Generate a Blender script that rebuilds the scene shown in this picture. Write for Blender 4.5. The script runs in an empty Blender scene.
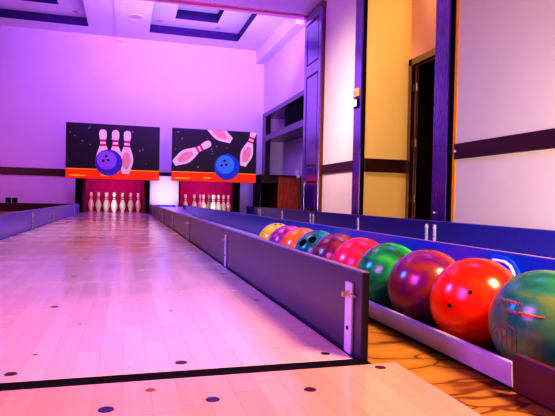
import bpy, bmesh, math, random
from mathutils import Vector, Matrix
random.seed(7)
C = bpy.context.scene.collection
PI = math.pi

# ------------------------------------------------------------------ materials
def srgb(r, g, b):
    f = lambda c: (c/255/12.92) if c/255 <= .04045 else ((c/255+.055)/1.055)**2.4
    return (f(r), f(g), f(b), 1)

def newmat(name):
    m = bpy.data.materials.new(name); m.use_nodes = True
    nt = m.node_tree; b = nt.nodes['Principled BSDF']
    return m, nt, b

def N(nt, t, **kw):
    n = nt.nodes.new(t)
    for k, v in kw.items(): setattr(n, k, v)
    return n

def coords(nt, scale=(1, 1, 1), kind='Object'):
    tc = N(nt, 'ShaderNodeTexCoord'); mp = N(nt, 'ShaderNodeMapping')
    mp.inputs['Scale'].default_value = scale
    nt.links.new(tc.outputs[kind], mp.inputs['Vector'])
    return mp.outputs['Vector']

def ramp(nt, fac, stops):
    r = N(nt, 'ShaderNodeValToRGB')
    e = r.color_ramp.elements
    while len(e) > 1: e.remove(e[-1])
    e[0].position = stops[0][0]; e[0].color = stops[0][1]
    for p, c in stops[1:]:
        x = e.new(p); x.color = c
    nt.links.new(fac, r.inputs['Fac'])
    return r.outputs['Color']

def plain(name, col, rough=.5, metal=0, spec=.5, coat=0, emit=0, ior=1.5, var=.06):
    m, nt, b = newmat(name)
    v = coords(nt, (6, 6, 6)); no = N(nt, 'ShaderNodeTexNoise'); no.inputs['Scale'].default_value = 3
    nt.links.new(v, no.inputs['Vector'])
    lo = tuple(c*(1-var) for c in col[:3])+(1,); hi = tuple(min(1, c*(1+var)) for c in col[:3])+(1,)
    c = ramp(nt, no.outputs['Fac'], [(.3, lo), (.7, hi)])
    nt.links.new(c, b.inputs['Base Color'])
    b.inputs['Roughness'].default_value = rough; b.inputs['Metallic'].default_value = metal
    b.inputs['Specular IOR Level'].default_value = spec; b.inputs['Coat Weight'].default_value = coat
    b.inputs['Coat Roughness'].default_value = .12; b.inputs['IOR'].default_value = ior
    if emit:
        nt.links.new(c, b.inputs['Emission Color']); b.inputs['Emission Strength'].default_value = emit
    return m

def wall_mat(name, col, rough=.7):
    m, nt, b = newmat(name)
    v = coords(nt, (1, 1, 1)); no = N(nt, 'ShaderNodeTexNoise'); no.inputs['Scale'].default_value = 1.3; no.inputs['Detail'].default_value = 6
    nt.links.new(v, no.inputs['Vector'])
    c = ramp(nt, no.outputs['Fac'], [(.3, tuple(x*.95 for x in col[:3])+(1,)), (.7, col)])
    nt.links.new(c, b.inputs['Base Color']); b.inputs['Roughness'].default_value = rough
    n2 = N(nt, 'ShaderNodeTexNoise'); n2.inputs['Scale'].default_value = 160
    nt.links.new(v, n2.inputs['Vector'])
    bp = N(nt, 'ShaderNodeBump'); bp.inputs['Strength'].default_value = .08; bp.inputs['Distance'].default_value = .002
    nt.links.new(n2.outputs['Fac'], bp.inputs['Height']); nt.links.new(bp.outputs['Normal'], b.inputs['Normal'])
    return m

def wood(name, dark, light, rough=.25, coat=.5, scale=(14, 14, 1.2), ior=1.6):
    m, nt, b = newmat(name)
    v = coords(nt, scale)
    no = N(nt, 'ShaderNodeTexNoise'); no.inputs['Scale'].default_value = 2.2; no.inputs['Detail'].default_value = 8; no.inputs['Distortion'].default_value = 1.2
    nt.links.new(v, no.inputs['Vector'])
    c = ramp(nt, no.outputs['Fac'], [(.3, dark), (.7, light)])
    nt.links.new(c, b.inputs['Base Color'])
    b.inputs['Roughness'].default_value = rough; b.inputs['Coat Weight'].default_value = coat
    b.inputs['Coat Roughness'].default_value = .18; b.inputs['IOR'].default_value = ior
    return m

def lane_mat(name, strip=.042, base=((.70, .52, .40), (.80, .63, .50)), rough=.2):
    """maple strips running along Y with thin dark seams and end joints"""
    m, nt, b = newmat(name)
    tc = N(nt, 'ShaderNodeTexCoord'); sep = N(nt, 'ShaderNodeSeparateXYZ')
    nt.links.new(tc.outputs['Object'], sep.inputs['Vector'])
    def M(op, a, bb=None, cc=None):
        n = N(nt, 'ShaderNodeMath', operation=op)
        for i, q in enumerate((a, bb, cc)):
            if q is None: continue
            if isinstance(q, (int, float)): n.inputs[i].default_value = q
            else: nt.links.new(q, n.inputs[i])
        return n.outputs[0]
    u = M('DIVIDE', sep.outputs['X'], strip); fl = M('FLOOR', u); fr = M('FRACT', u)
    off = M('MULTIPLY', M('FRACT', M('MULTIPLY', M('SINE', M('MULTIPLY', fl, 12.9898)), 43758.5)), 1.7)
    w = M('DIVIDE', M('ADD', sep.outputs['Y'], off), 1.35); wf = M('FLOOR', w); wr = M('FRACT', w)
    cmb = N(nt, 'ShaderNodeCombineXYZ'); nt.links.new(fl, cmb.inputs[0]); nt.links.new(wf, cmb.inputs[1])
    wn = N(nt, 'ShaderNodeTexWhiteNoise'); nt.links.new(cmb.outputs[0], wn.inputs['Vector'])
    mp = N(nt, 'ShaderNodeMapping'); mp.inputs['Scale'].default_value = (40, 2.0, 1)
    nt.links.new(tc.outputs['Object'], mp.inputs['Vector'])
    gr = N(nt, 'ShaderNodeTexNoise'); gr.inputs['Scale'].default_value = 2; gr.inputs['Detail'].default_value = 6
    nt.links.new(mp.outputs[0], gr.inputs['Vector'])
    f = M('ADD', M('MULTIPLY', wn.outputs['Value'], .55), M('MULTIPLY', gr.outputs['Fac'], .45))
    c = ramp(nt, f, [(.15, base[0]+(1,)), (.85, base[1]+(1,))])
    s1 = M('LESS_THAN', M('ABSOLUTE', M('SUBTRACT', fr, .5)), .478)
    s2 = M('LESS_THAN', M('ABSOLUTE', M('SUBTRACT', wr, .5)), .4985)
    s = M('ADD', M('MULTIPLY', M('MULTIPLY', s1, s2), .15), .85)
    mx = N(nt, 'ShaderNodeMix', data_type='RGBA', blend_type='MULTIPLY'); mx.inputs['Factor'].default_value = 1
    nt.links.new(c, mx.inputs['A']); nt.links.new(s, mx.inputs['B'])
    nt.links.new(mx.outputs['Result'], b.inputs['Base Color'])
    # worn oil film : roughness varies across the lane
    mp2 = N(nt, 'ShaderNodeMapping'); mp2.inputs['Scale'].default_value = (1.6, 3.2, 1)
    nt.links.new(tc.outputs['Object'], mp2.inputs['Vector'])
    n2 = N(nt, 'ShaderNodeTexNoise'); n2.inputs['Scale'].default_value = 1.5; n2.inputs['Detail'].default_value = 5
    nt.links.new(mp2.outputs[0], n2.inputs['Vector'])
    r = N(nt, 'ShaderNodeMapRange'); r.inputs['From Min'].default_value = .3; r.inputs['From Max'].default_value = .7
    r.inputs['To Min'].default_value = rough-.06; r.inputs['To Max'].default_value = rough+.12
    nt.links.new(n2.outputs['Fac'], r.inputs['Value']); nt.links.new(r.outputs[0], b.inputs['Roughness'])
    bp = N(nt, 'ShaderNodeBump'); bp.inputs['Strength'].default_value = .05; bp.inputs['Distance'].default_value = .01
    nt.links.new(n2.outputs['Fac'], bp.inputs['Height']); nt.links.new(bp.outputs['Normal'], b.inputs['Normal'])
    b.inputs['Coat Weight'].default_value = .3; b.inputs['Coat Roughness'].default_value = .1
    return m

def carpet_mat():
    m, nt, b = newmat('patterned_carpet')
    v = coords(nt, (4.0, 10.5, 3.0))
    dn = N(nt, 'ShaderNodeTexNoise'); dn.inputs['Scale'].default_value = .9; dn.inputs['Detail'].default_value = 2
    nt.links.new(v, dn.inputs['Vector'])
    ad = N(nt, 'ShaderNodeVectorMath', operation='MULTIPLY_ADD'); ad.inputs[1].default_value = (1.6, 1.6, 0)
    nt.links.new(dn.outputs['Color'], ad.inputs[0]); nt.links.new(v, ad.inputs[2])
    vo = N(nt, 'ShaderNodeTexVoronoi', feature='DISTANCE_TO_EDGE'); vo.inputs['Scale'].default_value = 1.0
    nt.links.new(ad.outputs[0], vo.inputs['Vector'])
    c = ramp(nt, vo.outputs['Distance'], [(0, srgb(116, 74, 36)), (.014, srgb(124, 80, 38)), (.035, srgb(172, 132, 60)), (.3, srgb(188, 152, 74)), (.6, srgb(172, 124, 50))])
    n2 = N(nt, 'ShaderNodeTexNoise'); n2.inputs['Scale'].default_value = 220; nt.links.new(v, n2.inputs['Vector'])
    mx = N(nt, 'ShaderNodeMix', data_type='RGBA', blend_type='MULTIPLY'); mx.inputs['Factor'].default_value = .5
    nt.links.new(c, mx.inputs['A']); nt.links.new(n2.outputs['Color'], mx.inputs['B'])
    hs = N(nt, 'ShaderNodeHueSaturation'); hs.inputs['Value'].default_value = 1.25
    nt.links.new(mx.outputs['Result'], hs.inputs['Color'])
    nt.links.new(hs.outputs['Color'], b.inputs['Base Color']); b.inputs['Roughness'].default_value = .95
    b.inputs['Specular IOR Level'].default_value = .1
    bp = N(nt, 'ShaderNodeBump'); bp.inputs['Strength'].default_value = .4; bp.inputs['Distance'].default_value = .003
    nt.links.new(n2.outputs['Fac'], bp.inputs['Height']); nt.links.new(bp.outputs['Normal'], b.inputs['Normal'])
    return m

def ball_mat(name, stops, scale=9, dist=2.5, rough=.24):
    m, nt, b = newmat(name)
    v = coords(nt, (1, 1, 1))
    no = N(nt, 'ShaderNodeTexNoise'); no.inputs['Scale'].default_value = scale; no.inputs['Detail'].default_value = 5; no.inputs['Distortion'].default_value = dist
    nt.links.new(v, no.inputs['Vector'])
    c = ramp(nt, no.outputs['Fac'], stops)
    nt.links.new(c, b.inputs['Base Color'])
    b.inputs['Roughness'].default_value = rough; b.inputs['Coat Weight'].default_value = .25; b.inputs['Coat Roughness'].default_value = .1
    return m

# ------------------------------------------------------------------ mesh helpers
class MB:
    def __init__(s): s.bm = bmesh.new()
    def box(s, x0, x1, y0, y1, z0, z1, bev=0):
        b2 = bmesh.new()
        bmesh.ops.create_cube(b2, size=1)
        for v in b2.verts:
            v.co = Vector((x0+(v.co.x+.5)*(x1-x0), y0+(v.co.y+.5)*(y1-y0), z0+(v.co.z+.5)*(z1-z0)))
        if bev: bmesh.ops.bevel(b2, geom=b2.edges[:], offset=bev, segments=2, affect='EDGES', profile=.6)
        s.join(b2); return s
    def join(s, b2, M=None):
        if M is not None: bmesh.ops.transform(b2, matrix=M, verts=b2.verts[:])
        me = bpy.data.meshes.new('tmp'); b2.to_mesh(me); b2.free()
        s.bm.from_mesh(me); bpy.data.meshes.remove(me); return s
    def quad(s, *pts):
        s.bm.faces.new([s.bm.verts.new(p) for p in pts]); return s
    def cyl(s, p0, p1, r0, r1=None, n=16, caps=True):
        p0 = Vector(p0); p1 = Vector(p1); d = p1-p0; b2 = bmesh.new()
        bmesh.ops.create_cone(b2, segments=n, radius1=r0, radius2=r0 if r1 is None else r1, depth=d.length, cap_ends=caps)
        M = Matrix.Translation((p0+p1)/2) @ d.to_track_quat('Z', 'Y').to_matrix().to_4x4()
        s.join(b2, M); return s
    def lathe(s, prof, n=24, c=(0, 0, 0)):
        rings = []
        for r, z in prof:
            if r < 1e-6: rings.append([s.bm.verts.new((c[0], c[1], c[2]+z))])
            else: rings.append([s.bm.verts.new((c[0]+r*math.cos(2*PI*i/n), c[1]+r*math.sin(2*PI*i/n), c[2]+z)) for i in range(n)])
        for a, b in zip(rings, rings[1:]):
            for i in range(n):
                j = (i+1) % n
                q = [a[i % len(a)], a[j % len(a)], b[j % len(b)], b[i % len(b)]]
                u = []
                for v in q:
                    if v not in u: u.append(v)
                if len(u) > 2: s.bm.faces.new(u)
        return s
    def tube(s, pts, r, n=8):
        pts = [Vector(p) for p in pts]; rings = []; up = None
        for i, p in enumerate(pts):
            t = (pts[min(i+1, len(pts)-1)]-pts[max(i-1, 0)]).normalized()
            if up is None: up = t.orthogonal().normalized()
            up = (up-t*up.dot(t)).normalized(); w = t.cross(up)
            rings.append([s.bm.verts.new(p+r*(math.cos(2*PI*k/n)*up+math.sin(2*PI*k/n)*w)) for k in range(n)])
        for a, b in zip(rings, rings[1:]):
            for k in range(n): s.bm.faces.new([a[k], a[(k+1) % n], b[(k+1) % n], b[k]])
        s.bm.faces.new(rings[0][::-1]); s.bm.faces.new(rings[-1]); return s
    def extrude_profile(s, prof, axis0, axis1, fn):
        """closed 2-D profile swept from axis0 to axis1; fn(u, v, t) -> point"""
        a = [s.bm.verts.new(fn(u, v, axis0)) for u, v in prof]; b = [s.bm.verts.new(fn(u, v, axis1)) for u, v in prof]
        n = len(prof)
        for i in range(n): s.bm.faces.new([a[i], a[(i+1) % n], b[(i+1) % n], b[i]])
        s.bm.faces.new(a[::-1]); s.bm.faces.new(b); return s
    def flat(s, poly, x, z, y, t=.003, sc=1, rot=0):
        """flat shape standing in an XZ plane (facing -Y)"""
        cr, sr = math.cos(rot), math.sin(rot)
        P = [(x+sc*(u*cr-v*sr), z+sc*(u*sr+v*cr)) for u, v in poly]
        return s.extrude_profile(P, y, y-t, lambda u, v, q: (u, q, v))
    def sphere(s, c, r, nu=48, nv=32):
        b2 = bmesh.new(); bmesh.ops.create_uvsphere(b2, u_segments=nu, v_segments=nv, radius=r)
        s.join(b2, Matrix.Translation(c)); return s
    def build(s, name, mat, parent=None, smooth=False, origin=None):
        bmesh.ops.recalc_face_normals(s.bm, faces=s.bm.faces[:])
        me = bpy.data.meshes.new(name)
        if origin is not None: bmesh.ops.translate(s.bm, vec=-Vector(origin), verts=s.bm.verts[:])
        s.bm.to_mesh(me); s.bm.free()
        if smooth:
            for f in me.polygons: f.use_smooth = True
            if smooth == 'auto': me.set_sharp_from_angle(angle=math.radians(35))
        me.materials.append(mat)
        o = bpy.data.objects.new(name, me); C.objects.link(o)
        if origin is not None: o.location = origin
        if parent is not None: o.parent = parent
        return o

def tag(o, label=None, cat=None, group=None, kind=None):
    if label: o['label'] = label
    if cat: o['category'] = cat
    if group: o['group'] = group
    if kind: o['kind'] = kind
    return o
def empty(name, loc, label=None, cat=None, group=None, kind=None):
    o = bpy.data.objects.new(name, None); C.objects.link(o); o.location = loc; o.empty_display_size = .05
    return tag(o, label, cat, group, kind)
def copy_tree(o, parent=None):
    c = o.copy(); C.objects.link(c)
    if parent is not None: c.parent = parent
    for ch in list(o.children): copy_tree(ch, c)
    return c
def struct(mb, name, mat, label=None, cat=None, **kw):
    return tag(mb.build(name, mat, **kw), label, cat, kind='structure')

# ------------------------------------------------------------------ palette
M_wall = wall_mat('painted_white_wall', (.80, .76, .80, 1))
M_wallw = wall_mat('painted_cream_wall', (.82, .74, .72, 1))
M_yellow = wall_mat('painted_yellow_wall', srgb(240, 204, 128))
M_ceil = wall_mat('painted_ceiling', (.84, .80, .86, 1))
M_soff = wall_mat('painted_soffit', (.72, .60, .74, 1))
M_tray = plain('shaded_tray_edge', srgb(58, 26, 92), .6)  # unlit recess sides: their shade is put into the colour
M_wood = wood('dark_varnished_wood', srgb(38, 12, 12), srgb(74, 26, 20), rough=.24, coat=1.0, ior=2.3)
M_post = wood('violet_sheen_wood', srgb(60, 10, 128), srgb(74, 14, 152), rough=.24, coat=1.0, ior=2.2)  # violet reflection of the lit back wall is put into the wood colour
M_shelf = wood('shelf_wood', srgb(38, 12, 44), srgb(60, 20, 66), rough=.3, coat=.5, ior=1.7)
M_rail = wood('dark_rail_wood', srgb(44, 14, 18), srgb(72, 26, 28), rough=.4, coat=.2, scale=(14, 1.2, 14))
M_brown = wood('brown_cabinet_wood', srgb(130, 50, 12), srgb(190, 88, 24), rough=.35, coat=.3)
M_black = plain('matt_black', (.007, .006, .008, 1), .8, spec=.15)
M_lane = lane_mat('maple_lane')
M_appr = lane_mat('maple_approach', strip=.042, base=((.62, .39, .23), (.72, .48, .30)), rough=.24)
M_plug = plain('dark_wood_plug', srgb(70, 44, 34), .4)
M_plugb = plain('pale_wood_plug', srgb(140, 92, 62), .4)
M_carpet = carpet_mat()
M_board = plain('divider_laminate', srgb(64, 56, 78), .32, spec=.6, coat=.3)
M_boardedge = plain('divider_edge', srgb(26, 20, 30), .5)
M_bracket = plain('pale_bracket_steel', (.66, .70, .78, 1), .35, metal=.25)
M_edge = plain('edge_banding', srgb(132, 120, 160), .4)
M_steel = plain('brushed_steel', (.62, .64, .68, 1), .34, metal=.85)
M_brass = plain('brass_bolt', (.85, .72, .45, 1), .3, metal=.9)
M_white = plain('white_painted_steel', (.80, .79, .84, 1), .35)
M_railp = plain('pale_lilac_steel', (.46, .46, .60, 1), .3)
M_chan = plain('white_channel_plastic', (.74, .76, .84, 1), .3)
M_pin = plain('pin_white', (.86, .84, .80, 1), .22, coat=.4, var=.02)
M_red = plain('pin_red', srgb(215, 20, 30), .3, var=.02)
M_mag = plain('magenta_curtain', srgb(168, 8, 118), .85)
M_blueplate = plain('blue_plate', srgb(20, 80, 205), .4)
M_lilac = plain('lilac_rim', (.75, .74, .95, 1), .3)
M_bk = plain('board_print_dark', srgb(46, 40, 52), .5, emit=.06)  # board prints carry an added glow to stay bright under violet light
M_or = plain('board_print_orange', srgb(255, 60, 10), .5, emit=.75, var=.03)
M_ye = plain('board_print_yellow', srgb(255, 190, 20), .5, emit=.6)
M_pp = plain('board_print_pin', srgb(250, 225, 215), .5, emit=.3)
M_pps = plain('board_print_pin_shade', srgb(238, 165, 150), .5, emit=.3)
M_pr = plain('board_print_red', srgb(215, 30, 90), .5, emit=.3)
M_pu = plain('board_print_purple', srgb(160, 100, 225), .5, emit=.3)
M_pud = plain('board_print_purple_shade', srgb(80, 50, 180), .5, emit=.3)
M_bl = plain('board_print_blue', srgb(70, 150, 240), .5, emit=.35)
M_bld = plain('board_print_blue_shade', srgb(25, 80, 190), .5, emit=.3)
M_hole = plain('hole_black', (.004, .003, .006, 1), .8, spec=.1)

# ------------------------------------------------------------------ layout numbers (metres; lane surface is z = 0)
FZ = -.045           # carpet
YW = 11.8           # back wall
ZC = 3.69           # ceiling above the pin end
ZS = 3.50           # lower ceiling over the room
XW = 3.02           # right wall
YS = 8.87           # edge of the lower ceiling
L1 = (-.790, .436)  # divider faces of the near lane
L2 = (1.035, 2.234) # divider faces of the far lane
DH = .167           # divider height
YP = 10.05          # front of the pin pits

# ------------------------------------------------------------------ room shell
struct(MB().box(-3.4, 4.6, -2.6, 12.0, FZ-.1, FZ), 'floor', M_carpet, 'orange carpet with dark red curving lines', 'floor')
struct(MB().box(-3.4, 4.6, YW, YW+.15, FZ, 4.2), 'wall_back', M_wall, 'white back wall washed in violet light behind the pins', 'wall')
struct(MB().box(-3.4, -3.25, -2.6, YW, FZ, 4.2), 'wall_left', M_wall, 'white side wall on the far side of the near lane', 'wall')
struct(MB().box(-3.25, 4.6, -2.6, -2.45, FZ, 4.2), 'wall_front', M_wall, 'white wall behind the bowling approach', 'wall')
w = MB()
w.box(XW, XW+.12, -2.45, 4.40, FZ, ZS)
w.box(XW, XW+.12, 6.66, 7.95, FZ, ZS)
w.box(XW, XW+.12, 8.70, YW, 2.26, ZC)
struct(w, 'wall_right', M_wallw, 'pale pinkish wall along the far lane', 'wall')
w = MB()
w.box(XW+.48, XW+.60, 8.0, YW, FZ, 2.4)
w.box(XW, XW+.60, 8.0, 8.6, FZ, 2.4)
struct(w, 'wall_niche', M_wall, 'lilac rear wall of the shelf niche', 'wall')
w = MB(); w.box(XW+.02, 3.80, 6.44, 6.56, FZ, ZS)
struct(w, 'wall_alcove', M_yellow, 'yellow wall inside the alcove between the dark posts', 'wall')
w = MB(); w.box(3.70, 3.80, 6.36, 6.44, FZ, ZS); w.box(3.70, 3.80, 4.1, 5.40, FZ, ZS); w.box(3.70, 3.80, 5.40, 6.36, 2.16, ZS)
w.box(XW+.12, 3.80, 4.0, 4.12, FZ, ZS)
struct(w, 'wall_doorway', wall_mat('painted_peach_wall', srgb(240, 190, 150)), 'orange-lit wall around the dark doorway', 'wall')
w = MB(); w.box(4.45, 4.55, 4.6, 7.0, FZ, 2.6); w.box(3.80, 4.5, 6.5, 6.6, FZ, 2.6); w.box(3.80, 4.5, 5.2, 5.3, FZ, 2.6); w.box(3.80, 4.5, 5.2, 6.6, 2.5, 2.6)
struct(w, 'wall_corridor', M_black, 'unlit space beyond the doorway', 'wall')

# door: frame + open leaf
d = empty('door_1', (3.70, 5.9, FZ), 'dark doorway with a wooden frame in the alcove', 'door', kind='structure')
def rel(mb, name, mat, root, **kw):
    o = mb.build(name, mat, **kw); o.parent = root; o.location = o.location - root.location if kw.get('origin') is not None else -root.location
    return o
f = MB(); f.box(3.66, 3.72, 6.34, 6.42, FZ, 2.23, .006); f.box(3.66, 3.72, 5.36, 5.44, FZ, 2.23, .006); f.box(3.66, 3.72, 5.36, 6.42, 2.14, 2.23, .006)
rel(f, 'door_frame', M_wood, d)
rel(MB().box(3.73, 4.42, 6.28, 6.32, FZ+.01, 2.12, .004), 'door_leaf', M_wood, d)
for z in (.35, 1.1, 1.85):
    rel(MB().cyl((3.725, 6.30, z-.05), (3.725, 6.30, z+.05), .012), 'hinge', M_brass, d, smooth='auto')

# ceilings ---------------------------------------------------------------
k = 1.015
def holed(mb, x0, x1, y0, y1, z, holes):
    xs = sorted({x0, x1, *[h[0] for h in holes], *[h[1] for h in holes]}); ys = sorted({y0, y1, *[h[2] for h in holes], *[h[3] for h in holes]})
    for a, b in zip(xs, xs[1:]):
        for c_, e in zip(ys, ys[1:]):
            mx, my = (a+b)/2, (c_+e)/2
            if any(h[0] < mx < h[1] and h[2] < my < h[3] for h in holes): continue
            mb.quad((a, c_, z), (b, c_, z), (b, e, z), (a, e, z))
def sides(mb, h, z0, z1):
    x0, x1, y0, y1 = h
    mb.quad((x0, y0, z0), (x1, y0, z0), (x1, y0, z1), (x0, y0, z1)); mb.quad((x0, y1, z0), (x1, y1, z0), (x1, y1, z1), (x0, y1, z1))
    mb.quad((x0, y0, z0), (x0, y1, z0), (x0, y1, z1), (x0, y0, z1)); mb.quad((x1, y0, z0), (x1, y1, z0), (x1, y1, z1), (x1, y0, z1))
T1 = (.41*k, 2.235*k, 9.15, 11.06*k); T2 = (-2.65*k, -.755*k, 9.15, 11.1*k)
I1 = (.876*k, 1.71*k, 9.45, 10.53*k); I2 = (-2.05*k, -1.24*k, 9.45, 10.50*k)
z1, z2 = ZC+.165, ZC+.35
cm = MB()
holed(cm, -3.25, XW, YS, YW, ZC, [T1, T2])
for T, I in ((T1, I1), (T2, I2)):
    holed(cm, T[0], T[1], T[2], T[3], z1, [I]); holed(cm, I[0], I[1], I[2], I[3], z2, [])
cm.box(-3.25, XW, YS-.02, YS, ZS, ZC)                          # upstand between the two ceiling levels
ceil = struct(cm, 'ceiling', M_ceil, 'white coffered ceiling above the pins, lit lilac', 'ceiling')
tm = MB()
for T, I in ((T1, I1), (T2, I2)): sides(tm, T, ZC, z1); sides(tm, I, z1, z2)
tm.build('tray_edge', M_tray, ceil)
struct(MB().box(-3.25, 4.6, -2.45, YS-.02, ZS, ZS+.1), 'ceiling_front', M_soff, 'lower purple ceiling over the approach', 'ceiling')
struct(MB().box(-3.25, XW-.07, YS-.20, YS, ZS-.02, ZS-.001), 'trim_1', wall_mat('pink_brown_trim', srgb(176, 112, 112)), 'narrow pinkish trim along the edge of the lower ceiling', 'trim')
struct(MB().box(2.82, XW, YS, YW, 3.40, ZC-.001, .01), 'trim_2', M_ceil, 'boxed cornice above the shelf niche', 'trim')
t = MB(); t.box(-.243*k, -.11*k, YS, YW-.09, ZC-.03, ZC-.001); t.box(-.232*k, -.10*k, YW-.09, YW, ZC-.10, ZC-.001, .006)
struct(t, 'trim_3', M_ceil, 'shallow ceiling beam between the two coffers', 'trim')

# chair rails, baseboards --------------------------------------------------
zr0, zr1 = .703, .848
t = MB(); t.box(-3.25, XW, YW-.03, YW, zr0, zr1, .006)
struct(t, 'trim_4', M_rail, 'dark wooden chair rail along the back wall', 'trim')
struct(MB().box(XW-.025, XW, 6.70, 7.9, .725, .868, .006), 'trim_5', M_rail, 'dark chair rail between panelled pilaster and post', 'trim')
t5 = struct(MB().box(XW-.025, XW, -2.4, 4.37, .722, .868, .006), 'trim_6', M_rail, 'dark chair rail with a brass stud on the nearest wall', 'trim')
MB().sphere((XW-.035, 4.345, .797), .018, 16, 12).build('brass_stud', M_brass, t5, smooth=True)
struct(MB().box(XW+.02, 3.68, 6.415, 6.44, .70, .878, .006), 'trim_7', M_rail, 'dark chair rail on the yellow alcove wall', 'trim')
struct(MB().box(-3.25, -.9, YW-.025, YW, FZ, .125, .006), 'baseboard_back', M_rail, 'dark baseboard along the back wall', 'baseboard')

# posts and pilaster -------------------------------------------------------
p_ = MB().box(XW-.03, XW+.02, 6.47, 6.70, FZ, ZS, .006)
post = struct(p_, 'trim_8', M_post, 'dark wooden post carrying the small wall controls', 'post')
MB().box(XW-.012, XW+.022, 6.435, 6.47, FZ, ZS, .004).build('post_edge', M_black, post)
p_ = MB().box(XW-.03, XW+.15, 4.485, 4.73, FZ, ZS, .006)
post = struct(p_, 'trim_9', M_post, 'dark wooden post at the near side of the doorway alcove', 'post')
MB().box(XW-.015, XW+.15, 4.42, 4.485, FZ, ZS, .004).build('post_edge', M_black, post)
MB().sphere((XW-.035, 4.665, .205), .016, 16, 12).build('brass_stud', M_brass, post, smooth=True)
struct(MB().box(XW-.008, XW+.10, 4.375, 4.42, FZ, ZS, .003), 'trim_10', plain('amber_strip', srgb(245, 165, 30), .5), 'thin yellow strip beside the nearer dark post', 'trim')

pil = empty('trim_11', (2.95, 8.3, FZ), 'tall dark panelled pilaster beside the shelf niche', 'pilaster', kind='structure')
rel(MB().box(2.965, XW+.05, 7.92, 8.72, FZ, ZS-.025, .006), 'pilaster_core', wood('brown_stile_wood', srgb(84, 30, 10), srgb(112, 44, 14), rough=.4, coat=.2), pil)
fr = MB()
for (a, b) in ((7.92, 8.03), (8.60, 8.72)): fr.box(2.945, 2.97, a, b, FZ, ZS-.025, .004)
for (a, b) in ((FZ, .14), (.62, .86), (2.40, 2.58), (3.30, ZS-.025)): fr.box(2.945, 2.97, 8.03, 8.60, a, b, .004)
rel(fr, 'pilaster_frame', M_post, pil)
for (a, b) in ((.17, .59), (.89, 2.37), (2.61, 3.27)):
    q = MB()
    q.box(2.950, 2.975, 8.055, 8.575, a, b, .012)
    rel(q, 'raised_panel', M_post, pil)
rel(MB().box(2.925, XW+.05, 7.90, 8.74, ZS-.13, ZS-.025, .012), 'capital', M_wood, pil)

# ------------------------------------------------------------------ shelf unit in the niche
sh = empty('shelf_unit', (XW, 10.2, .9), 'dark wooden shelf frame set in the niche above the desk', 'shelf')
q = MB(); q.box(XW-.02, XW+.10, 8.75, YW-.01, 2.165, 2.26, .006)
rel(q, 'top_rail', M_shelf, sh)
rel(MB().box(XW-.02, XW+.10, 11.52, YW-.01, .80, 2.165, .006), 'upright', M_shelf, sh)
rel(MB().box(XW-.02, XW+.46, 8.75, 11.52, 1.61, 1.74, .006), 'shelf_board', M_shelf, sh)
rel(MB().box(XW+.10, XW+.47, 8.75, YW-.01, 2.17, 2.25), 'top_board', M_shelf, sh)
bx = MB().box(XW+.05, XW+.44, 9.2, 10.25, 1.741, 2.14, .01)
tag(bx.build('storage_box', M_black, smooth='auto'), 'plain black box standing on the shelf in the niche', 'box')

# ------------------------------------------------------------------ desk
DY0, DY1 = 10.32, 10.95
dk = empty('desk', (3.0, 10.6, FZ), 'dark wooden desk with open kneehole below the niche shelf', 'desk')
rel(MB().box(2.585, 3.46, DY0-.02, DY1, .775, .805, .005), 'desktop', M_rail, dk)
rel(MB().box(2.60, 2.98, DY0, DY0+.02, .63, .775, .003), 'apron', M_rail, dk)
rel(MB().box(2.60, 2.625, DY0, DY1-.02, FZ, .775, .003), 'side_panel', M_rail, dk)
rel(MB().box(2.625, 2.98, DY1-.05, DY1-.03, FZ, .775), 'back_panel', M_black, dk)  # black carries the shadow inside the kneehole
ped = rel(MB().box(2.98, 3.45, DY0+.02, DY1-.02, FZ, .775, .003), 'pedestal', M_brown, dk)
rel(MB().box(2.99, 3.44, DY0, DY0+.02, FZ+.04, .74, .006), 'cabinet_door', M_brown, dk)
cl = MB()
prof = [(0, 0), (.16, 0), (.16, .008), (-.01, .008), (-.014, -.05), (-.008, -.052), (-.006, -.004)]
cl.extrude_profile(prof, 3.36, 3.43, lambda u, v, t_: (t_, DY0-.022+u, .806+v))
cl.box(3.365, 3.425, DY0+.03, DY0+.10, .815, .93, .015)
tag(cl.build('folded_cloth', M_white), 'small white folded cloth at the desk edge beside the pilaster', 'cloth')

# ------------------------------------------------------------------ wall and ceiling fittings
for i, (x, lb) in enumerate(((-2.285, 'black wall socket low on the back wall, the one farther from the pins'), (-2.165, 'black wall socket low on the back wall, the one nearer the pins'))):
    s = empty('wall_socket', (x, YW, .18), lb, 'socket', 'sockets on the back wall')
    MB().box(-.05, .05, -.012, 0, -.05, .05, .004).build('face_plate', M_black, s)
    q = MB(); q.cyl((0, -.013, 0), (0, -.016, 0), .03, n=20)
    q.build('outlet', M_hole, s)
th = empty('thermostat', (2.99, 6.6, 1.77), 'beige thermostat box on the dark post, above the white reader', 'thermostat')
MB().box(-.03, 0, -.085, .07, -.055, .055, .008).build('housing', plain('beige_plastic', srgb(240, 190, 140), .5), th)
MB().box(-.034, -.03, -.06, .03, -.03, .02).build('display', plain('thermostat_display', srgb(200, 150, 110), .4), th)
rd = empty('card_reader', (2.99, 6.6, 1.63), 'white card reader on the dark post below the thermostat', 'switch')
MB().box(-.02, 0, -.065, .065, -.065, .065, .006).build('plate', M_black, rd)
MB().box(-.028, -.02, -.04, .045, -.045, .05, .004).build('rocker', plain('white_plastic', (.95, .93, .95, 1), .4, emit=.25), rd)
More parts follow.
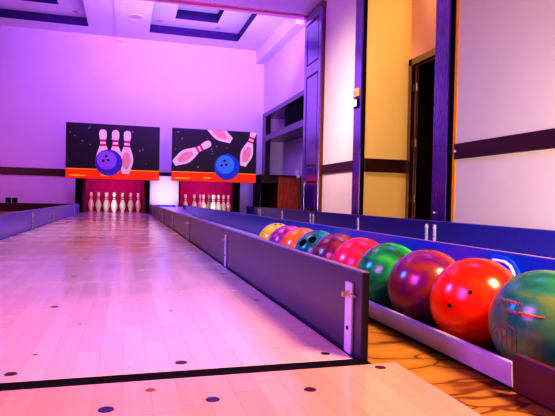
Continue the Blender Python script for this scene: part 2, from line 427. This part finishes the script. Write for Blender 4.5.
for (x, y, lb) in ((.61, 10.95, 'small round downlight in the coffer over the far lane, left end'), (1.79, 10.98, 'small round downlight in the coffer over the far lane, right end'), (-.99, 10.95, 'small round downlight in the coffer over the near lane')):
    s = empty('downlight', (x, y, z1), lb, 'ceiling light', 'recessed downlights')
    MB().lathe([(.055, -.001), (.055, -.008), (.04, -.008), (.038, -.001)], 24).build('ring', M_steel, s, smooth='auto')
    MB().lathe([(0, -.004), (.04, -.004), (.04, -.001), (0, -.001)], 24).build('lens', plain('lamp_lens', (.35, .3, .45, 1), .3), s)
s = empty('ceiling_speaker', (.134, 10.36, ZC), 'round flush ceiling speaker beside the ceiling beam', 'speaker')
MB().lathe([(.155, -.001), (.155, -.012), (.14, -.014), (.135, -.006), (.135, -.001)], 32).build('rim', M_white, s, smooth='auto')
MB().lathe([(0, -.008), (.135, -.006), (.135, -.001), (0, -.001)], 32).build('grille', plain('speaker_grille', (.60, .50, .66, 1), .6), s)

# ------------------------------------------------------------------ lanes
def plug(root, x, y, mat, r=.0105):
    o = MB().lathe([(0, .0006), (r*.9, .0006), (r, 0)], 16).build('wood_plug', mat, root)
    o.location = Vector((x, y, 0))-root.location
    return o
def lane(x0, x1, label):
    ln = empty('bowling_lane', ((x0+x1)/2, .93, 0), label, 'bowling lane', 'bowling lanes')
    b = MB().box(x0, x1, .93, 10.045, -.044, 0, .002)
    o = b.build('lane_bed', M_lane, ln); o.location = -ln.location
    for xa, xb in ((x0-.0075, x0-.0005), (x1+.0005, x1+.0075)):
        o = MB().box(xa, xb, .93, 10.045, FZ+.0015, -.02).build('gap_shadow_strip', M_black, ln); o.location = -ln.location  # black strip added for the shadow between lane and divider
    return ln
lane1 = lane(L1[0]+.0085, L1[1]-.0085, 'pale maple bowling lane nearest the camera, ending at the full white rack of pins')
lane2 = lane(L2[0]+.030, L2[1]-.018, 'maple bowling lane sunk between dark dividers beyond the row of balls')
for j in range(13):
    y = .972+.565*j
    plug(lane1, -.181, y, M_plug)
    plug(lane1, .385, y, M_plug if j < 3 else M_plugb, .0095)
    plug(lane1, -.747, y, M_plugb)
plug(lane1, .103, .975, M_plug, .0115)
for (x, y) in ((-.37, 2.366), (-.16, 1.081), (-.43, 2.33), (-.10, 1.32), (.12, 1.43)): plug(lane1, x, y, M_plugb, .005)
ap = empty('approach_deck', (0, 0, 0), 'maple approach floor in front of the black foul line', 'approach')
MB().box(-2.6, .497, -2.2, .893, FZ+.001, 0, .002).build('deck_boards', M_appr, ap)
for (x, y, m_, r) in ((-.022, .781, plain('violet_plug', srgb(40, 26, 80), .3), .0115), (.042, .845, M_plugb, .008), (.131, .785, plain('violet_plug', srgb(50, 32, 80), .3), .011), (.289, .792, M_plug, .0105), (.453, .89-.02, M_plug, .0105), (-.18, .80, M_plug, .0105)):
    plug(ap, x, y, m_, r)
tag(MB().box(-2.6, L1[1]+.012, .8935, .9295, FZ+.001, -.0004).build('foul_line_strip', M_black), 'black foul line strip between approach and lane', 'foul line')

# ------------------------------------------------------------------ divider boards with brackets
BT = .0135
M_bd = {'L1r': M_board, 'L1l': plain('violet_lit_laminate', srgb(92, 72, 250), .3, coat=.3), 'L2l': plain('blue_lit_laminate', srgb(8, 62, 172), .3, coat=.2), 'L2r': plain('dim_blue_lit_laminate', srgb(40, 38, 124), .3, coat=.2)}  # blue and violet light on the boards is put into the laminate colours
def divider_proto(length, face, M_board):
    """board from y=0 to length, face at x=0; brackets on the lane side (face=-1 looks toward -x)"""
    r = empty('lane_divider', (0, 0, 0))
    t0, t1 = (0, BT) if face < 0 else (-BT, 0)
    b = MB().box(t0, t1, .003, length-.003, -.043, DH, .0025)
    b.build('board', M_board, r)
    cap = MB().box(t0-.0006, t1+.0006, .003, length-.003, DH-.001, DH+.002, .0008)
    cap.build('top_edge', M_edge, r)
    e = MB().box(t0+.001, t1-.001, -.002, .004, -.043, DH, .001)
    e.build('end_edge', M_boardedge, r)
    def bracket(y):
        k_ = MB()
        x0, x1 = (-.006, .0) if face < 0 else (0, .006)
        k_.box(x0, x1, y-.016, y+.016, 0.0, .142, .002)
        o = k_.build('bracket', M_bracket, r)
        s = MB(); xx = -.006 if face < 0 else .006; sg = -1 if face < 0 else 1
        s.cyl((xx, y, .118), (xx+sg*.012, y, .118), .0055, n=6); s.cyl((xx, y, .118), (xx+sg*.003, y, .118), .009, n=16)
        s.cyl((xx, y, .118), (xx, y-.035, .118), .0022, n=8)
        s.build('bolt', M_brass, o)
        h = MB(); h.cyl((xx, y, .05), (xx+sg*.001, y, .05), .0045, n=10); h.build('screw_hole', M_hole, o)
    for y in ((.055, 2.66 if length > 3.3 else length/2-.03, length-.055) if length > 1.6 else (.055, length-.055)): bracket(y)
    return r
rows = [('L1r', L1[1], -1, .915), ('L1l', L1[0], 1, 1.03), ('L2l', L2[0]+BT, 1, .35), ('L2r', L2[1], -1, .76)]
desc = {'L1r': 'right edge of the near maple lane, between lane and balls', 'L1l': 'left edge of the near maple lane', 'L2l': 'near edge of the far lane, just behind the balls', 'L2r': 'far edge of the far lane, below the chair rail'}
order = ['front board, nearest the camera', 'second board from the front', 'third board from the front', 'rearmost board, nearest the pins']
LEN = [2.90, 2.66, 2.66]
protos = {}
for key, x, face, y0 in rows:
    y = y0
    n = 4
    lens = [1.38, 3.99] if key == 'L1l' else [3.79-y0 if key == 'L1r' else 3.53-y0] + [2.66, 2.66]
    lens.append(9.98-y0-sum(lens))
    for i, ln_ in enumerate(lens):
        kk = (key, round(ln_, 3))
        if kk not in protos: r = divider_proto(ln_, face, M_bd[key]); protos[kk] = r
        else: r = copy_tree(protos[kk])
        r.location = (x, y, 0)
        short = {'L1r': 'right edge of near lane', 'L1l': 'left edge of near lane', 'L2l': 'divider wall directly behind the balls', 'L2r': 'farthest divider, beside the right wall'}[key]
        tag(r, f'dark bracketed divider board on {short}, {(["front board", "second board from front", "rearmost board by pins"] if key == "L1l" else ["front board", "second board from front", "third board from front", "rearmost board by pins"])[i]}', 'lane divider', 'lane divider boards')
        y += ln_

# rounded blue handle plate on the board behind the balls
hp = empty('handle_plate', (1.033, 1.24, .12), 'rounded blue plate with pale rim on the divider behind the orange ball', 'handle')
poly = [(.062, -.05), (.065, .034), (.055, .038), (0, .036), (-.028, .026), (-.048, .004), (-.058, -.03), (-.06, -.05)]
q = MB(); q.extrude_profile(poly, 0, -.008, lambda u, v, t_: (t_, u, v)); q.build('plate', M_blueplate, hp)
MB().tube([(-.010, .05, .022), (-.010, .0, .022), (-.010, -.022, .013), (-.010, -.036, -.004), (-.010, -.044, -.032), (-.010, -.046, -.05)], .0045).build('rim', M_lilac, hp, smooth='auto')

# ------------------------------------------------------------------ ball return trough
tr = empty('ball_trough', (.85, 1.8, FZ), 'low ball return trough with pale steel front rail', 'ball trough')
zs = [(-.2, -.043), (3.0, -.043), (3.35, -.02), (3.75, .012), (4.4, .018), (7, .016), (8.4, .022), (9.2, .06), (9.6, .09), (9.99, .13)]
q = MB()
def strip_profile(q, X0, X1, th):
    prev = None
    for y, z in zs:
        row = [q.bm.verts.new(c) for c in ((X0, y, z), (X1, y, z), (X1, y, z-th), (X0, y, z-th))]
        if prev:
            for i in range(4): q.bm.faces.new([prev[i], prev[(i+1) % 4], row[(i+1) % 4], row[i]])
        else: q.bm.faces.new(row)
        prev = row
    q.bm.faces.new(prev[::-1])
zsn = zs
zs = [z for z in zsn if z[0] <= 3.0] ; strip_profile(q, .70, 1.030, .0012)
rel(q, 'channel_floor', plain('dark_channel', srgb(22, 18, 34), .5), tr)
zs = [z for z in zsn if z[0] >= 3.0]; q = MB(); strip_profile(q, .458, 1.030, .012)
rel(q, 'return_channel', M_chan, tr)
def front_rail(x, y0, y1, ztop, mat):
    q = MB()
    prof = [(x, -.034), (x-.004, ztop-.01), (x-.001, ztop-.002), (x+.004, ztop), (x+.012, ztop-.002), (x+.013, ztop-.006), (x+.006, ztop-.008), (x+.006, -.030), (x+.03, -.030), (x+.03, -.034)]
    q.extrude_profile(prof, y0, y1, lambda u, v, t_: (u, t_, v)); return q.build('front_rail', mat, None)
for a in ((.690, .808, 3.0, .012, M_railp), (.682, .05, .795, .034, plain('shaded_rail_steel', srgb(92, 52, 60), .4))):  # nearer rail is darker: shadow of the balls put into its colour
    o = front_rail(*a); o.parent = tr; o.location = -tr.location
tag(MB().box(.47, .90, 10.0, 10.04, FZ, .16, .012).build('bumper_block', plain('blue_foam', srgb(40, 40, 190), .6)), 'blue block at the far end of the ball channel between the pits', 'bumper')

# ------------------------------------------------------------------ bowling balls
XB, ZB, RB = .8115, .0654, .1083
B = lambda *c: srgb(*c)
balls = [
 ('yellow bowling ball at the far end of the row of balls', [(.3, B(250, 205, 10)), (.5, B(254, 225, 40)), (.75, B(254, 240, 130))]),
 ('lilac and magenta marbled bowling ball between yellow and orange ones', [(.3, B(90, 30, 120)), (.5, B(205, 60, 140)), (.7, B(200, 130, 190))]),
 ('light orange bowling ball behind the teal one with holes', [(.3, B(245, 110, 10)), (.6, B(250, 140, 40)), (.8, B(250, 170, 110))]),
 ('teal bowling ball with two big black finger holes', [(.3, B(10, 70, 80)), (.5, B(20, 140, 125)), (.7, B(60, 190, 130))]),
 ('maroon and brown marbled bowling ball next to the teal one', [(.3, B(70, 20, 50)), (.45, B(120, 40, 80)), (.58, B(140, 80, 40)), (.72, B(160, 110, 120))]),
 ('bright pink-red bowling ball in the middle of the row', [(.3, B(230, 20, 60)), (.55, B(245, 50, 80)), (.75, B(250, 110, 120))]),
 ('green bowling ball with orange streaks beside the divider end', [(.28, B(190, 100, 30)), (.36, B(20, 80, 50)), (.5, B(20, 160, 80)), (.65, B(80, 190, 70)), (.8, B(20, 110, 110))]),
 ('purple and dark red marbled bowling ball behind the orange-red one', [(.3, B(50, 12, 62)), (.42, B(112, 28, 100)), (.50, B(138, 44, 56)), (.6, B(128, 70, 36)), (.72, B(104, 48, 120))]),
 ('large orange-red bowling ball with two tiny dark holes', [(.3, B(235, 25, 15)), (.5, B(250, 50, 10)), (.72, B(252, 95, 10))]),
 ('dark green bowling ball with faded reddish emblem, nearest the camera', [(.3, B(20, 92, 80)), (.46, B(44, 140, 100)), (.58, B(112, 148, 72)), (.72, B(40, 140, 132))]),
]
CAM = Vector((0, 0, .303))
def disc_dir(centre, a, b):
    """unit direction on a ball: a to the right, b up, as seen from the approach"""
    vdir = (centre-CAM).normalized(); r = vdir.cross(Vector((0, 0, 1))).normalized(); u = r.cross(vdir)
    return (-vdir*math.sqrt(max(0, 1-a*a-b*b))+r*a+u*b).normalized()
def hole(root, n, r):
    q = MB(); n = Vector(n)
    t1_ = n.orthogonal().normalized(); t2_ = n.cross(t1_)
    rings = []
    for f_, in_ in ((1.1, .0002), (1.0, .0007), (.75, .0007), (.5, .0007), (.25, .0007)):
        rings.append([q.bm.verts.new((n*math.sqrt(RB**2-(r*f_)**2)+r*f_*(math.cos(2*PI*i/20)*t1_+math.sin(2*PI*i/20)*t2_)).normalized()*(RB+in_)) for i in range(20)])
    for A_, B_ in zip(rings, rings[1:]):
        for i in range(20): q.bm.faces.new([A_[i], A_[(i+1) % 20], B_[(i+1) % 20], B_[i]])
    q.bm.faces.new(rings[-1])
    q.build('finger_hole', M_hole, root, smooth='auto')
ball_objs = []
for i, (lb, stops) in enumerate(balls):
    c = Vector((XB, 2.8087-.2165*i, ZB))
    o = MB().sphere((0, 0, 0), RB, 64, 40).build('bowling_ball', ball_mat('ball_marbling', stops, scale=(9, 12, 8, 10, 11, 9, 8, 8, 7, 7)[i], dist=(1, 1.5, 1, 1, 1.6, 1, 1.2, 1.4, 1, 1)[i]), smooth=True)
    o.location = c; tag(o, lb, 'bowling ball', 'bowling balls in the return trough'); ball_objs.append(o)
for i, L in ((0, [(-.1, .90, .007), (.16, .90, .007)]), (3, [(-.62, .46, .0165), (-.24, .60, .0165)]), (8, [(-.13, .21, .0045), (-.53, -.1, .0045)])):
    for a, b, r in L: hole(ball_objs[i], disc_dir(ball_objs[i].location, a, b), r)
# faded emblem and writing strokes on the nearest ball
c9 = ball_objs[9].location
def stroke(mb, pts, r=.0009):
    P = []
    for (a0, b0), (a1, b1) in zip(pts, pts[1:]):
        for s_ in range(6): P.append((a0+(a1-a0)*s_/6, b0+(b1-b0)*s_/6))
    P.append(pts[-1])
    mb.tube([disc_dir(c9, a, b)*(RB+.0002) for a, b in P], r, 6)
em = MB()
arc = lambda cx, cy, rx, ry, t0, t1, n=8: [(cx+rx*math.cos(math.radians(t0+(t1-t0)*i/n)), cy+ry*math.sin(math.radians(t0+(t1-t0)*i/n))) for i in range(n+1)]
stroke(em, arc(-.66, -.28, .22, .20, 175, 20)); stroke(em, arc(-.66, -.30, .17, .14, 170, 25))
for x, top, bot in ((-.78, -.24, -.46), (-.70, -.20, -.50), (-.62, -.20, -.52), (-.53, -.26, -.52), (-.46, -.24, -.50)):
    stroke(em, [(x, top), (x+.015, bot)])
stroke(em, [(-.70, -.34), (-.62, -.30)]); stroke(em, [(-.53, -.38), (-.46, -.36)])
em.build('emblem', plain('faded_red_print', srgb(150, 70, 80), .4), ball_objs[9])
wr = MB()
rs = random.Random(5); x = -.73
for j in range(9):
    t_ = rs.uniform(.01, .03)
    stroke(wr, [(x, .31-.008*j+t_*.5), (x+rs.uniform(-.008, .008), .385-.008*j)], .0013); stroke(wr, [(x, .36-.008*j+rs.uniform(-.03, .02)), (x+t_+.012, .35-.008*j+rs.uniform(-.03, .02))], .0013)
    x += .042
x = -.63
for j in range(6):
    t_ = rs.uniform(-.02, .02)
    stroke(wr, [(x, .15-.01*j), (x+.006, .20-.01*j+t_)], .0012); stroke(wr, [(x+.006, .18-.01*j+t_), (x+.03, .16-.01*j)], .0012); x += .036
stroke(wr, [(-.90, .26), (-.87, .30), (-.84, .25), (-.80, .28), (-.77, .23)], .0012)
wr.build('faded_writing', plain('pink_print', srgb(150, 82, 110), .5), ball_objs[9])
og = MB(); stroke(og, [(-.42, .15), (-.2, .11), (-.02, .10)], .0016); stroke(og, [(-.38, .12), (-.2, .085)], .0013)
og.build('orange_print', plain('orange_print', srgb(215, 110, 40), .4), ball_objs[9])

# ------------------------------------------------------------------ pins
PR = [(0, .0), (.027, .0), (.0287, .004), (.036, .025), (.046, .057), (.0555, .086), (.0602, .114), (.0592, .140), (.0535, .165), (.0455, .190), (.036, .216), (.0285, .238), (.0243, .255), (.0232, .267), (.0243, .283), (.0280, .305), (.0312, .326), (.0318, .343), (.0300, .358), (.0240, .372), (.0130, .3795), (0, .381)]
def prof_r(z):
    for (r0, z0), (r1, z1_) in zip(PR[1:], PR[2:]):
        if z0 <= z <= z1_: return r0+(r1-r0)*(z-z0)/max(1e-6, z1_-z0)
pin0 = empty('bowling_pin', (0, 0, 0))
MB().lathe(PR, 28).build('pin_body', M_pin, pin0, smooth=True)
for a, b in ((.236, .252), (.272, .290)):
    P = [(prof_r(a+(b-a)*i/4)+.0009, a+(b-a)*i/4) for i in range(5)]
    MB().lathe([(P[0][0]-.0015, a)]+P+[(P[-1][0]-.0015, b)], 28).build('neck_stripe', M_red, pin0, smooth=True)
first = True
rown = [['front pin'], ['left pin of the second row', 'right pin of the second row'], ['left pin of the third row', 'middle pin of the third row', 'right pin of the third row'],
        ['leftmost pin of the back row', 'second pin from the left in the back row', 'second pin from the right in the back row', 'rightmost pin of the back row']]
for cx, y0, nm in ((-.207, 10.42, 'near lane'), (1.66, 10.36, 'far lane')):
    for r_ in range(4):
        for j in range(r_+1):
            o = pin0 if first else copy_tree(pin0); first = False
            o.location = (cx+(j-r_/2)*.3048, y0+r_*.264, 0)
            tag(o, f'white red-striped pin on the {nm}, {rown[r_][j]}', 'bowling pin', 'bowling pins of the '+nm)

# ------------------------------------------------------------------ pin pits
def pit(x0, x1, wl, wr_, label, flare=0):
    r = empty('pin_pit', ((x0+x1)/2, YP, FZ), label, 'pin pit', 'pin pits')
    rel(MB().box(x0-wl, x0, YP, 11.55, FZ, .66, .004), 'side_panel', M_black, r)
    sp = MB(); sp.extrude_profile([(x1, YP), (x1+wr_, YP), (x1+wr_+flare, 11.55), (x1+flare, 11.55)], FZ, .66, lambda u, v, t_: (u, v, t_)); rel(sp, 'side_panel', M_black, r)
    dkm = MB(); dkm.extrude_profile([(x0, YP), (x1, YP), (x1+flare, 11.52), (x0, 11.52)], FZ+.001, -.001, lambda u, v, t_: (u, v, t_)); rel(dkm, 'pin_deck', M_lane, r)
    rel(MB().box(x0-wl, x1+wr_+flare*.3, YP, 11.55, .66, .70, .004), 'roof_panel', M_black, r)
    q = MB(); n = 60; pts = []
    for i in range(n+1):
        t_ = i/n; pts.append((x0+.003+(x1+flare-x0-.006)*t_, 11.50+.004*math.sin(t_*PI*14)))
    for (xa, ya), (xb, yb) in zip(pts, pts[1:]): q.quad((xa, ya, .002), (xb, yb, .002), (xb, yb, .655), (xa, ya, .655))
    rel(q, 'back_curtain', M_mag, r, smooth=True)
    for xx, s_, fl_ in ((x0, 1, 0), (x1, -1, flare)):
        q = MB(); q.extrude_profile([(xx+fl_*.05, YP+.06), (xx+fl_*.05+s_*.008, YP+.06), (xx+fl_*.96+s_*.008, 11.46), (xx+fl_*.96, 11.46)], .002, .655, lambda u, v, t_: (u, v, t_)); rel(q, 'side_lining', M_mag, r)
    return r
pit(-.745, .352, .12, .075, 'magenta-lined pin pit under the purple ball board')
pit(.985, 1.996, .02, .135, 'magenta-lined pin pit under the blue ball board', .27)
tag(MB().box(.432, .96, 10.07, 10.10, FZ, .70, .004).build('white_panel', M_wall), 'glowing white panel standing between the two pin pits', 'panel')

# ------------------------------------------------------------------ picture boards above the pits
YB = 9.97
pinsil = [(r_, z-.19) for r_, z in PR]
pinpoly = [(r_, z) for r_, z in pinsil]+[(-r_, z) for r_, z in pinsil[::-1] if r_ > 0]
pinpoly = [p for i, p in enumerate(pinpoly) if i == 0 or (abs(p[0]-pinpoly[i-1][0])+abs(p[1]-pinpoly[i-1][1])) > 1e-6]
def clip(poly, x0, x1, z0, z1_):
    def cl(P, f, inter):
        out = []
        for i in range(len(P)):
            a, b = P[i-1], P[i]
            if f(b):
                if not f(a): out.append(inter(a, b))
                out.append(b)
            elif f(a): out.append(inter(a, b))
        return out
    def ix(v): return lambda a, b: (v, a[1]+(b[1]-a[1])*(v-a[0])/(b[0]-a[0]))
    def iz(v): return lambda a, b: (a[0]+(b[0]-a[0])*(v-a[1])/(b[1]-a[1]), v)
    P = cl(poly, lambda p: p[0] >= x0, ix(x0)); P = cl(P, lambda p: p[0] <= x1, ix(x1)) if P else P
    P = cl(P, lambda p: p[1] >= z0, iz(z0)) if P else P; P = cl(P, lambda p: p[1] <= z1_, iz(z1_)) if P else P
    return P
def xf(poly, x, z, sc, rot):
    cr, sr = math.cos(rot), math.sin(rot)
    return [(x+sc*(u*cr-v*sr), z+sc*(u*sr+v*cr)) for u, v in poly]
circ = lambda x, z, r, n=40: [(x+r*math.cos(2*PI*i/n), z+r*math.sin(2*PI*i/n)) for i in range(n)]
def board(x0, x1, z0, z1_, label, pins, ball, colr, seed):
    r = empty('picture_board', ((x0+x1)/2, YB, z0), label, 'picture board', 'printed boards above the pin pits')
    R_ = lambda q, n, m: rel(q, n, m, r)
    R_(MB().box(x0, x1, YB, YB+.045, z0, z1_, .003), 'backing_panel', M_bk)
    fl = .165
    R_(MB().flat([(x0+.004, z0+.003), (x1-.004, z0+.003), (x1-.004, z0+fl), (x0+.004, z0+fl)], 0, 0, YB, .002), 'printed_floor', M_or)
    q = MB(); q.flat([(x0+.004, z0+fl), (x1-.004, z0+fl), (x1-.004, z0+fl+.014), (x0+.004, z0+fl+.014)], 0, 0, YB, .0021)
    for (a, b, zz) in ((.03, .22, .055), (.36, .46, .07)):
        q.flat(circ(0, 0, 1, 24), x0+(a+b)/2*(x1-x0), z0+zz, YB, .0026, 1) if False else q.flat([(x0+(a+b)/2*(x1-x0)+(b-a)/2*(x1-x0)*u, z0+zz+.014*v) for u, v in circ(0, 0, 1, 24)], 0, 0, YB, .0026)
    R_(q, 'printed_glow', M_ye)
    rnd = random.Random(seed); sm = [plain('spark_print', srgb(220, 110, 130), .5, emit=.25), plain('spark_print', srgb(120, 130, 200), .5, emit=.25)]
    for i in range(16):
        x, z = x0+.05+rnd.random()*(x1-x0-.1), z0+fl+.06+rnd.random()*(z1_-z0-fl-.12)
        R_(MB().flat(circ(x, z, .009+.009*rnd.random(), 6 if i % 3 else 4), 0, 0, YB, .0015), 'printed_spark', sm[i % 2])
    for n_, (px, pz, sc, rot) in enumerate(pins):
        dp = .003+.0006*n_
        P = clip(xf(pinpoly, px, pz, sc, rot), x0+.004, x1-.004, z0+.004, z1_-.004)
        q = MB(); q.flat(P, 0, 0, YB, dp); pn = R_(q, 'printed_pin', M_pp)
        P = clip(xf([(u*.62+.0*v, -.075+(v+.075)*.62) for u, v in pinpoly if v < .06], px, pz, sc, rot), x0+.004, x1-.004, z0+.004, z1_-.004)
        if len(P) > 2:
            q = MB(); q.flat(P, 0, 0, YB, dp+.0003); o = q.build('printed_shade', M_pps, pn)
        for a, b in ((.236-.19, .254-.19), (.274-.19, .294-.19)):
            ra, rb = prof_r(a+.19), prof_r(b+.19)
            P = clip(xf([(-ra, a), (ra, a), (rb, b), (-rb, b)], px, pz, sc, rot), x0+.004, x1-.004, z0+.004, z1_-.004)
            if len(P) > 2:
                q = MB(); q.flat(P, 0, 0, YB, dp+.0004); q.build('printed_stripe', M_pr, pn)
    bx_, bz_, br = ball
    q = MB(); q.flat(circ(bx_, bz_, br), 0, 0, YB, .0075); pb = R_(q, 'printed_ball', colr[1])
    q = MB(); q.flat(circ(bx_-.14*br, bz_+.18*br, br*.72), 0, 0, YB, .0079); q.build('printed_highlight', colr[0], pb)
    for (a, b) in ((-.42, .12), (-.05, .18), (-.2, .48)):
        q = MB(); q.flat(circ(bx_+a*br, bz_+b*br, br*.1, 16), 0, 0, YB, .0083); q.build('printed_hole', M_hole, pb)
    return r
k9 = YB/10
X0, X1, Z0, Z1 = -1.027, .588, .608, 1.592
board(X0, X1, Z0, Z1, 'dark picture board showing three standing pins and a purple ball',
      [(-.40, 1.105, 2.05, .02), (-.19, 1.105, 2.05, 0), (.005, 1.10, 2.05, -.03)], (-.30, .905, .235), (M_pu, M_pud), 3)
X0, X1 = .812, 2.425
board(X0, X1, .615, 1.598, 'dark picture board showing flying pins and a blue ball',
      [(1.19, 1.15, 2.1, -1.02), (1.575, 1.60, 2.1, 1.08), (2.27, 1.30, 2.0, -.30)], (1.85, .905, .245), (M_bl, M_bld), 11)

# ------------------------------------------------------------------ lights
def area(name, loc, target, size, power, col, sy=None, spread=None):
    l = bpy.data.lights.new(name, 'AREA'); l.energy = power; l.color = col; l.size = size
    if sy: l.shape = 'RECTANGLE'; l.size_y = sy
    if spread: l.spread = math.radians(spread)
    o = bpy.data.objects.new(name, l); C.objects.link(o); o.location = loc
    o.rotation_euler = (Vector(target)-Vector(loc)).to_track_quat('-Z', 'Y').to_euler(); return o
def spot(name, loc, target, power, col, ang=50, blend=.6, rad=.08):
    l = bpy.data.lights.new(name, 'SPOT'); l.energy = power; l.color = col; l.spot_size = math.radians(ang); l.spot_blend = blend; l.shadow_soft_size = rad
    o = bpy.data.objects.new(name, l); C.objects.link(o); o.location = loc
    o.rotation_euler = (Vector(target)-Vector(loc)).to_track_quat('-Z', 'Y').to_euler(); return o
area('violet_wash', (.8, 8.7, 3.3), (.9, 11.8, 1.5), 4.4, 175, (.24, .09, 1.0), .5)
area('pink_wash', (-2.9, 8.8, 1.6), (-2.4, 11.8, .5), 1.2, 38, (1.0, .16, .60), .6)
area('ceiling_fill', (1.2, 9.3, 2.6), (1.2, 10.4, 3.69), 2.2, 46, (.56, .44, 1.0), .5)  # unseen fill added to brighten the coffered ceiling
area('soffit_fill', (-.2, 2.2, 1.9), (.6, 7.2, 3.5), 1.2, 140, (.46, .09, 1.0), .6, 50)  # fill light added out of view to turn the lower ceiling violet
area('lane_key', (-.5, 4.5, 3.42), (-.3, 4.2, 0), 1.4, 64, (1.0, .70, .80), 5.0, 90)
area('left_violet', (-2.2, .3, 1.5), (-.4, .75, 0), 1.2, 46, (.70, .15, .95), 1.6, 90)
area('blue_lane_light', (1.75, 4.2, 3.42), (1.75, 4.2, 0), .8, 42, (.05, .14, 1.0), 4.0, 80)
spot('blue_cross', (-2.4, 3.0, 2.0), (1.2, 2.0, .05), 850, (.05, .20, 1.0), 42, .7, .45)
area('warm_front', (1.7, -.6, 2.5), (1.0, .8, 0), .8, 54, (1.0, .54, .26), .8, 66)
area('wall_front_pink', (1.2, .2, .5), (3.02, 3.5, .3), .7, 84, (1.0, .80, .52), .8, 100)
area('wall_mid_pink', (.6, 5.6, 3.3), (3.0, 7.3, 1.2), .6, 40, (1.0, .78, .55), .6, 60)
area('alcove_warm', (3.38, 5.4, 3.2), (3.4, 6.4, .6), .4, 17, (1.0, .70, .38), .8)
spot('pit_near', (-.2, 9.6, .42), (-.2, 10.9, .2), 44, (1.0, .80, .85), 70, .5, .06)
spot('pit_far', (1.6, 9.6, .42), (1.6, 10.9, .2), 44, (1.0, .80, .85), 70, .5, .06)
area('pit_pink_near', (-.2, 10.9, .64), (-.2, 11.5, .45), .9, 9, (1.0, .08, .62), .12)
area('pit_pink_far', (1.6, 10.9, .64), (1.6, 11.5, .45), .9, 9, (1.0, .08, .62), .12)
spot('panel_glow', (.7, 9.2, .25), (.7, 10.1, .4), 50, (.92, .70, 1.0), 50, .8)
wd = bpy.data.worlds.new('dim_violet'); bpy.context.scene.world = wd; wd.use_nodes = True
wd.node_tree.nodes['Background'].inputs[0].default_value = (.25, .12, .5, 1); wd.node_tree.nodes['Background'].inputs[1].default_value = .15

# ------------------------------------------------------------------ camera
cam = bpy.data.cameras.new('camera'); co = bpy.data.objects.new('camera', cam); C.objects.link(co)
cam.sensor_width = 36; cam.lens = 527.55/555*36; cam.clip_start = .02; cam.clip_end = 60
r = Vector((.9607478, -.2766219, .0210700)); u = Vector((-.0158926, .0209455, .9996543)); fw = Vector((.2769676, .9607506, -.0157271))
co.matrix_world = Matrix(((r.x, u.x, -fw.x, 0), (r.y, u.y, -fw.y, 0), (r.z, u.z, -fw.z, .303), (0, 0, 0, 1)))
sc = bpy.context.scene; sc.camera = co
sc.view_settings.view_transform = 'Standard'; sc.view_settings.look = 'High Contrast'; sc.view_settings.exposure = -.95
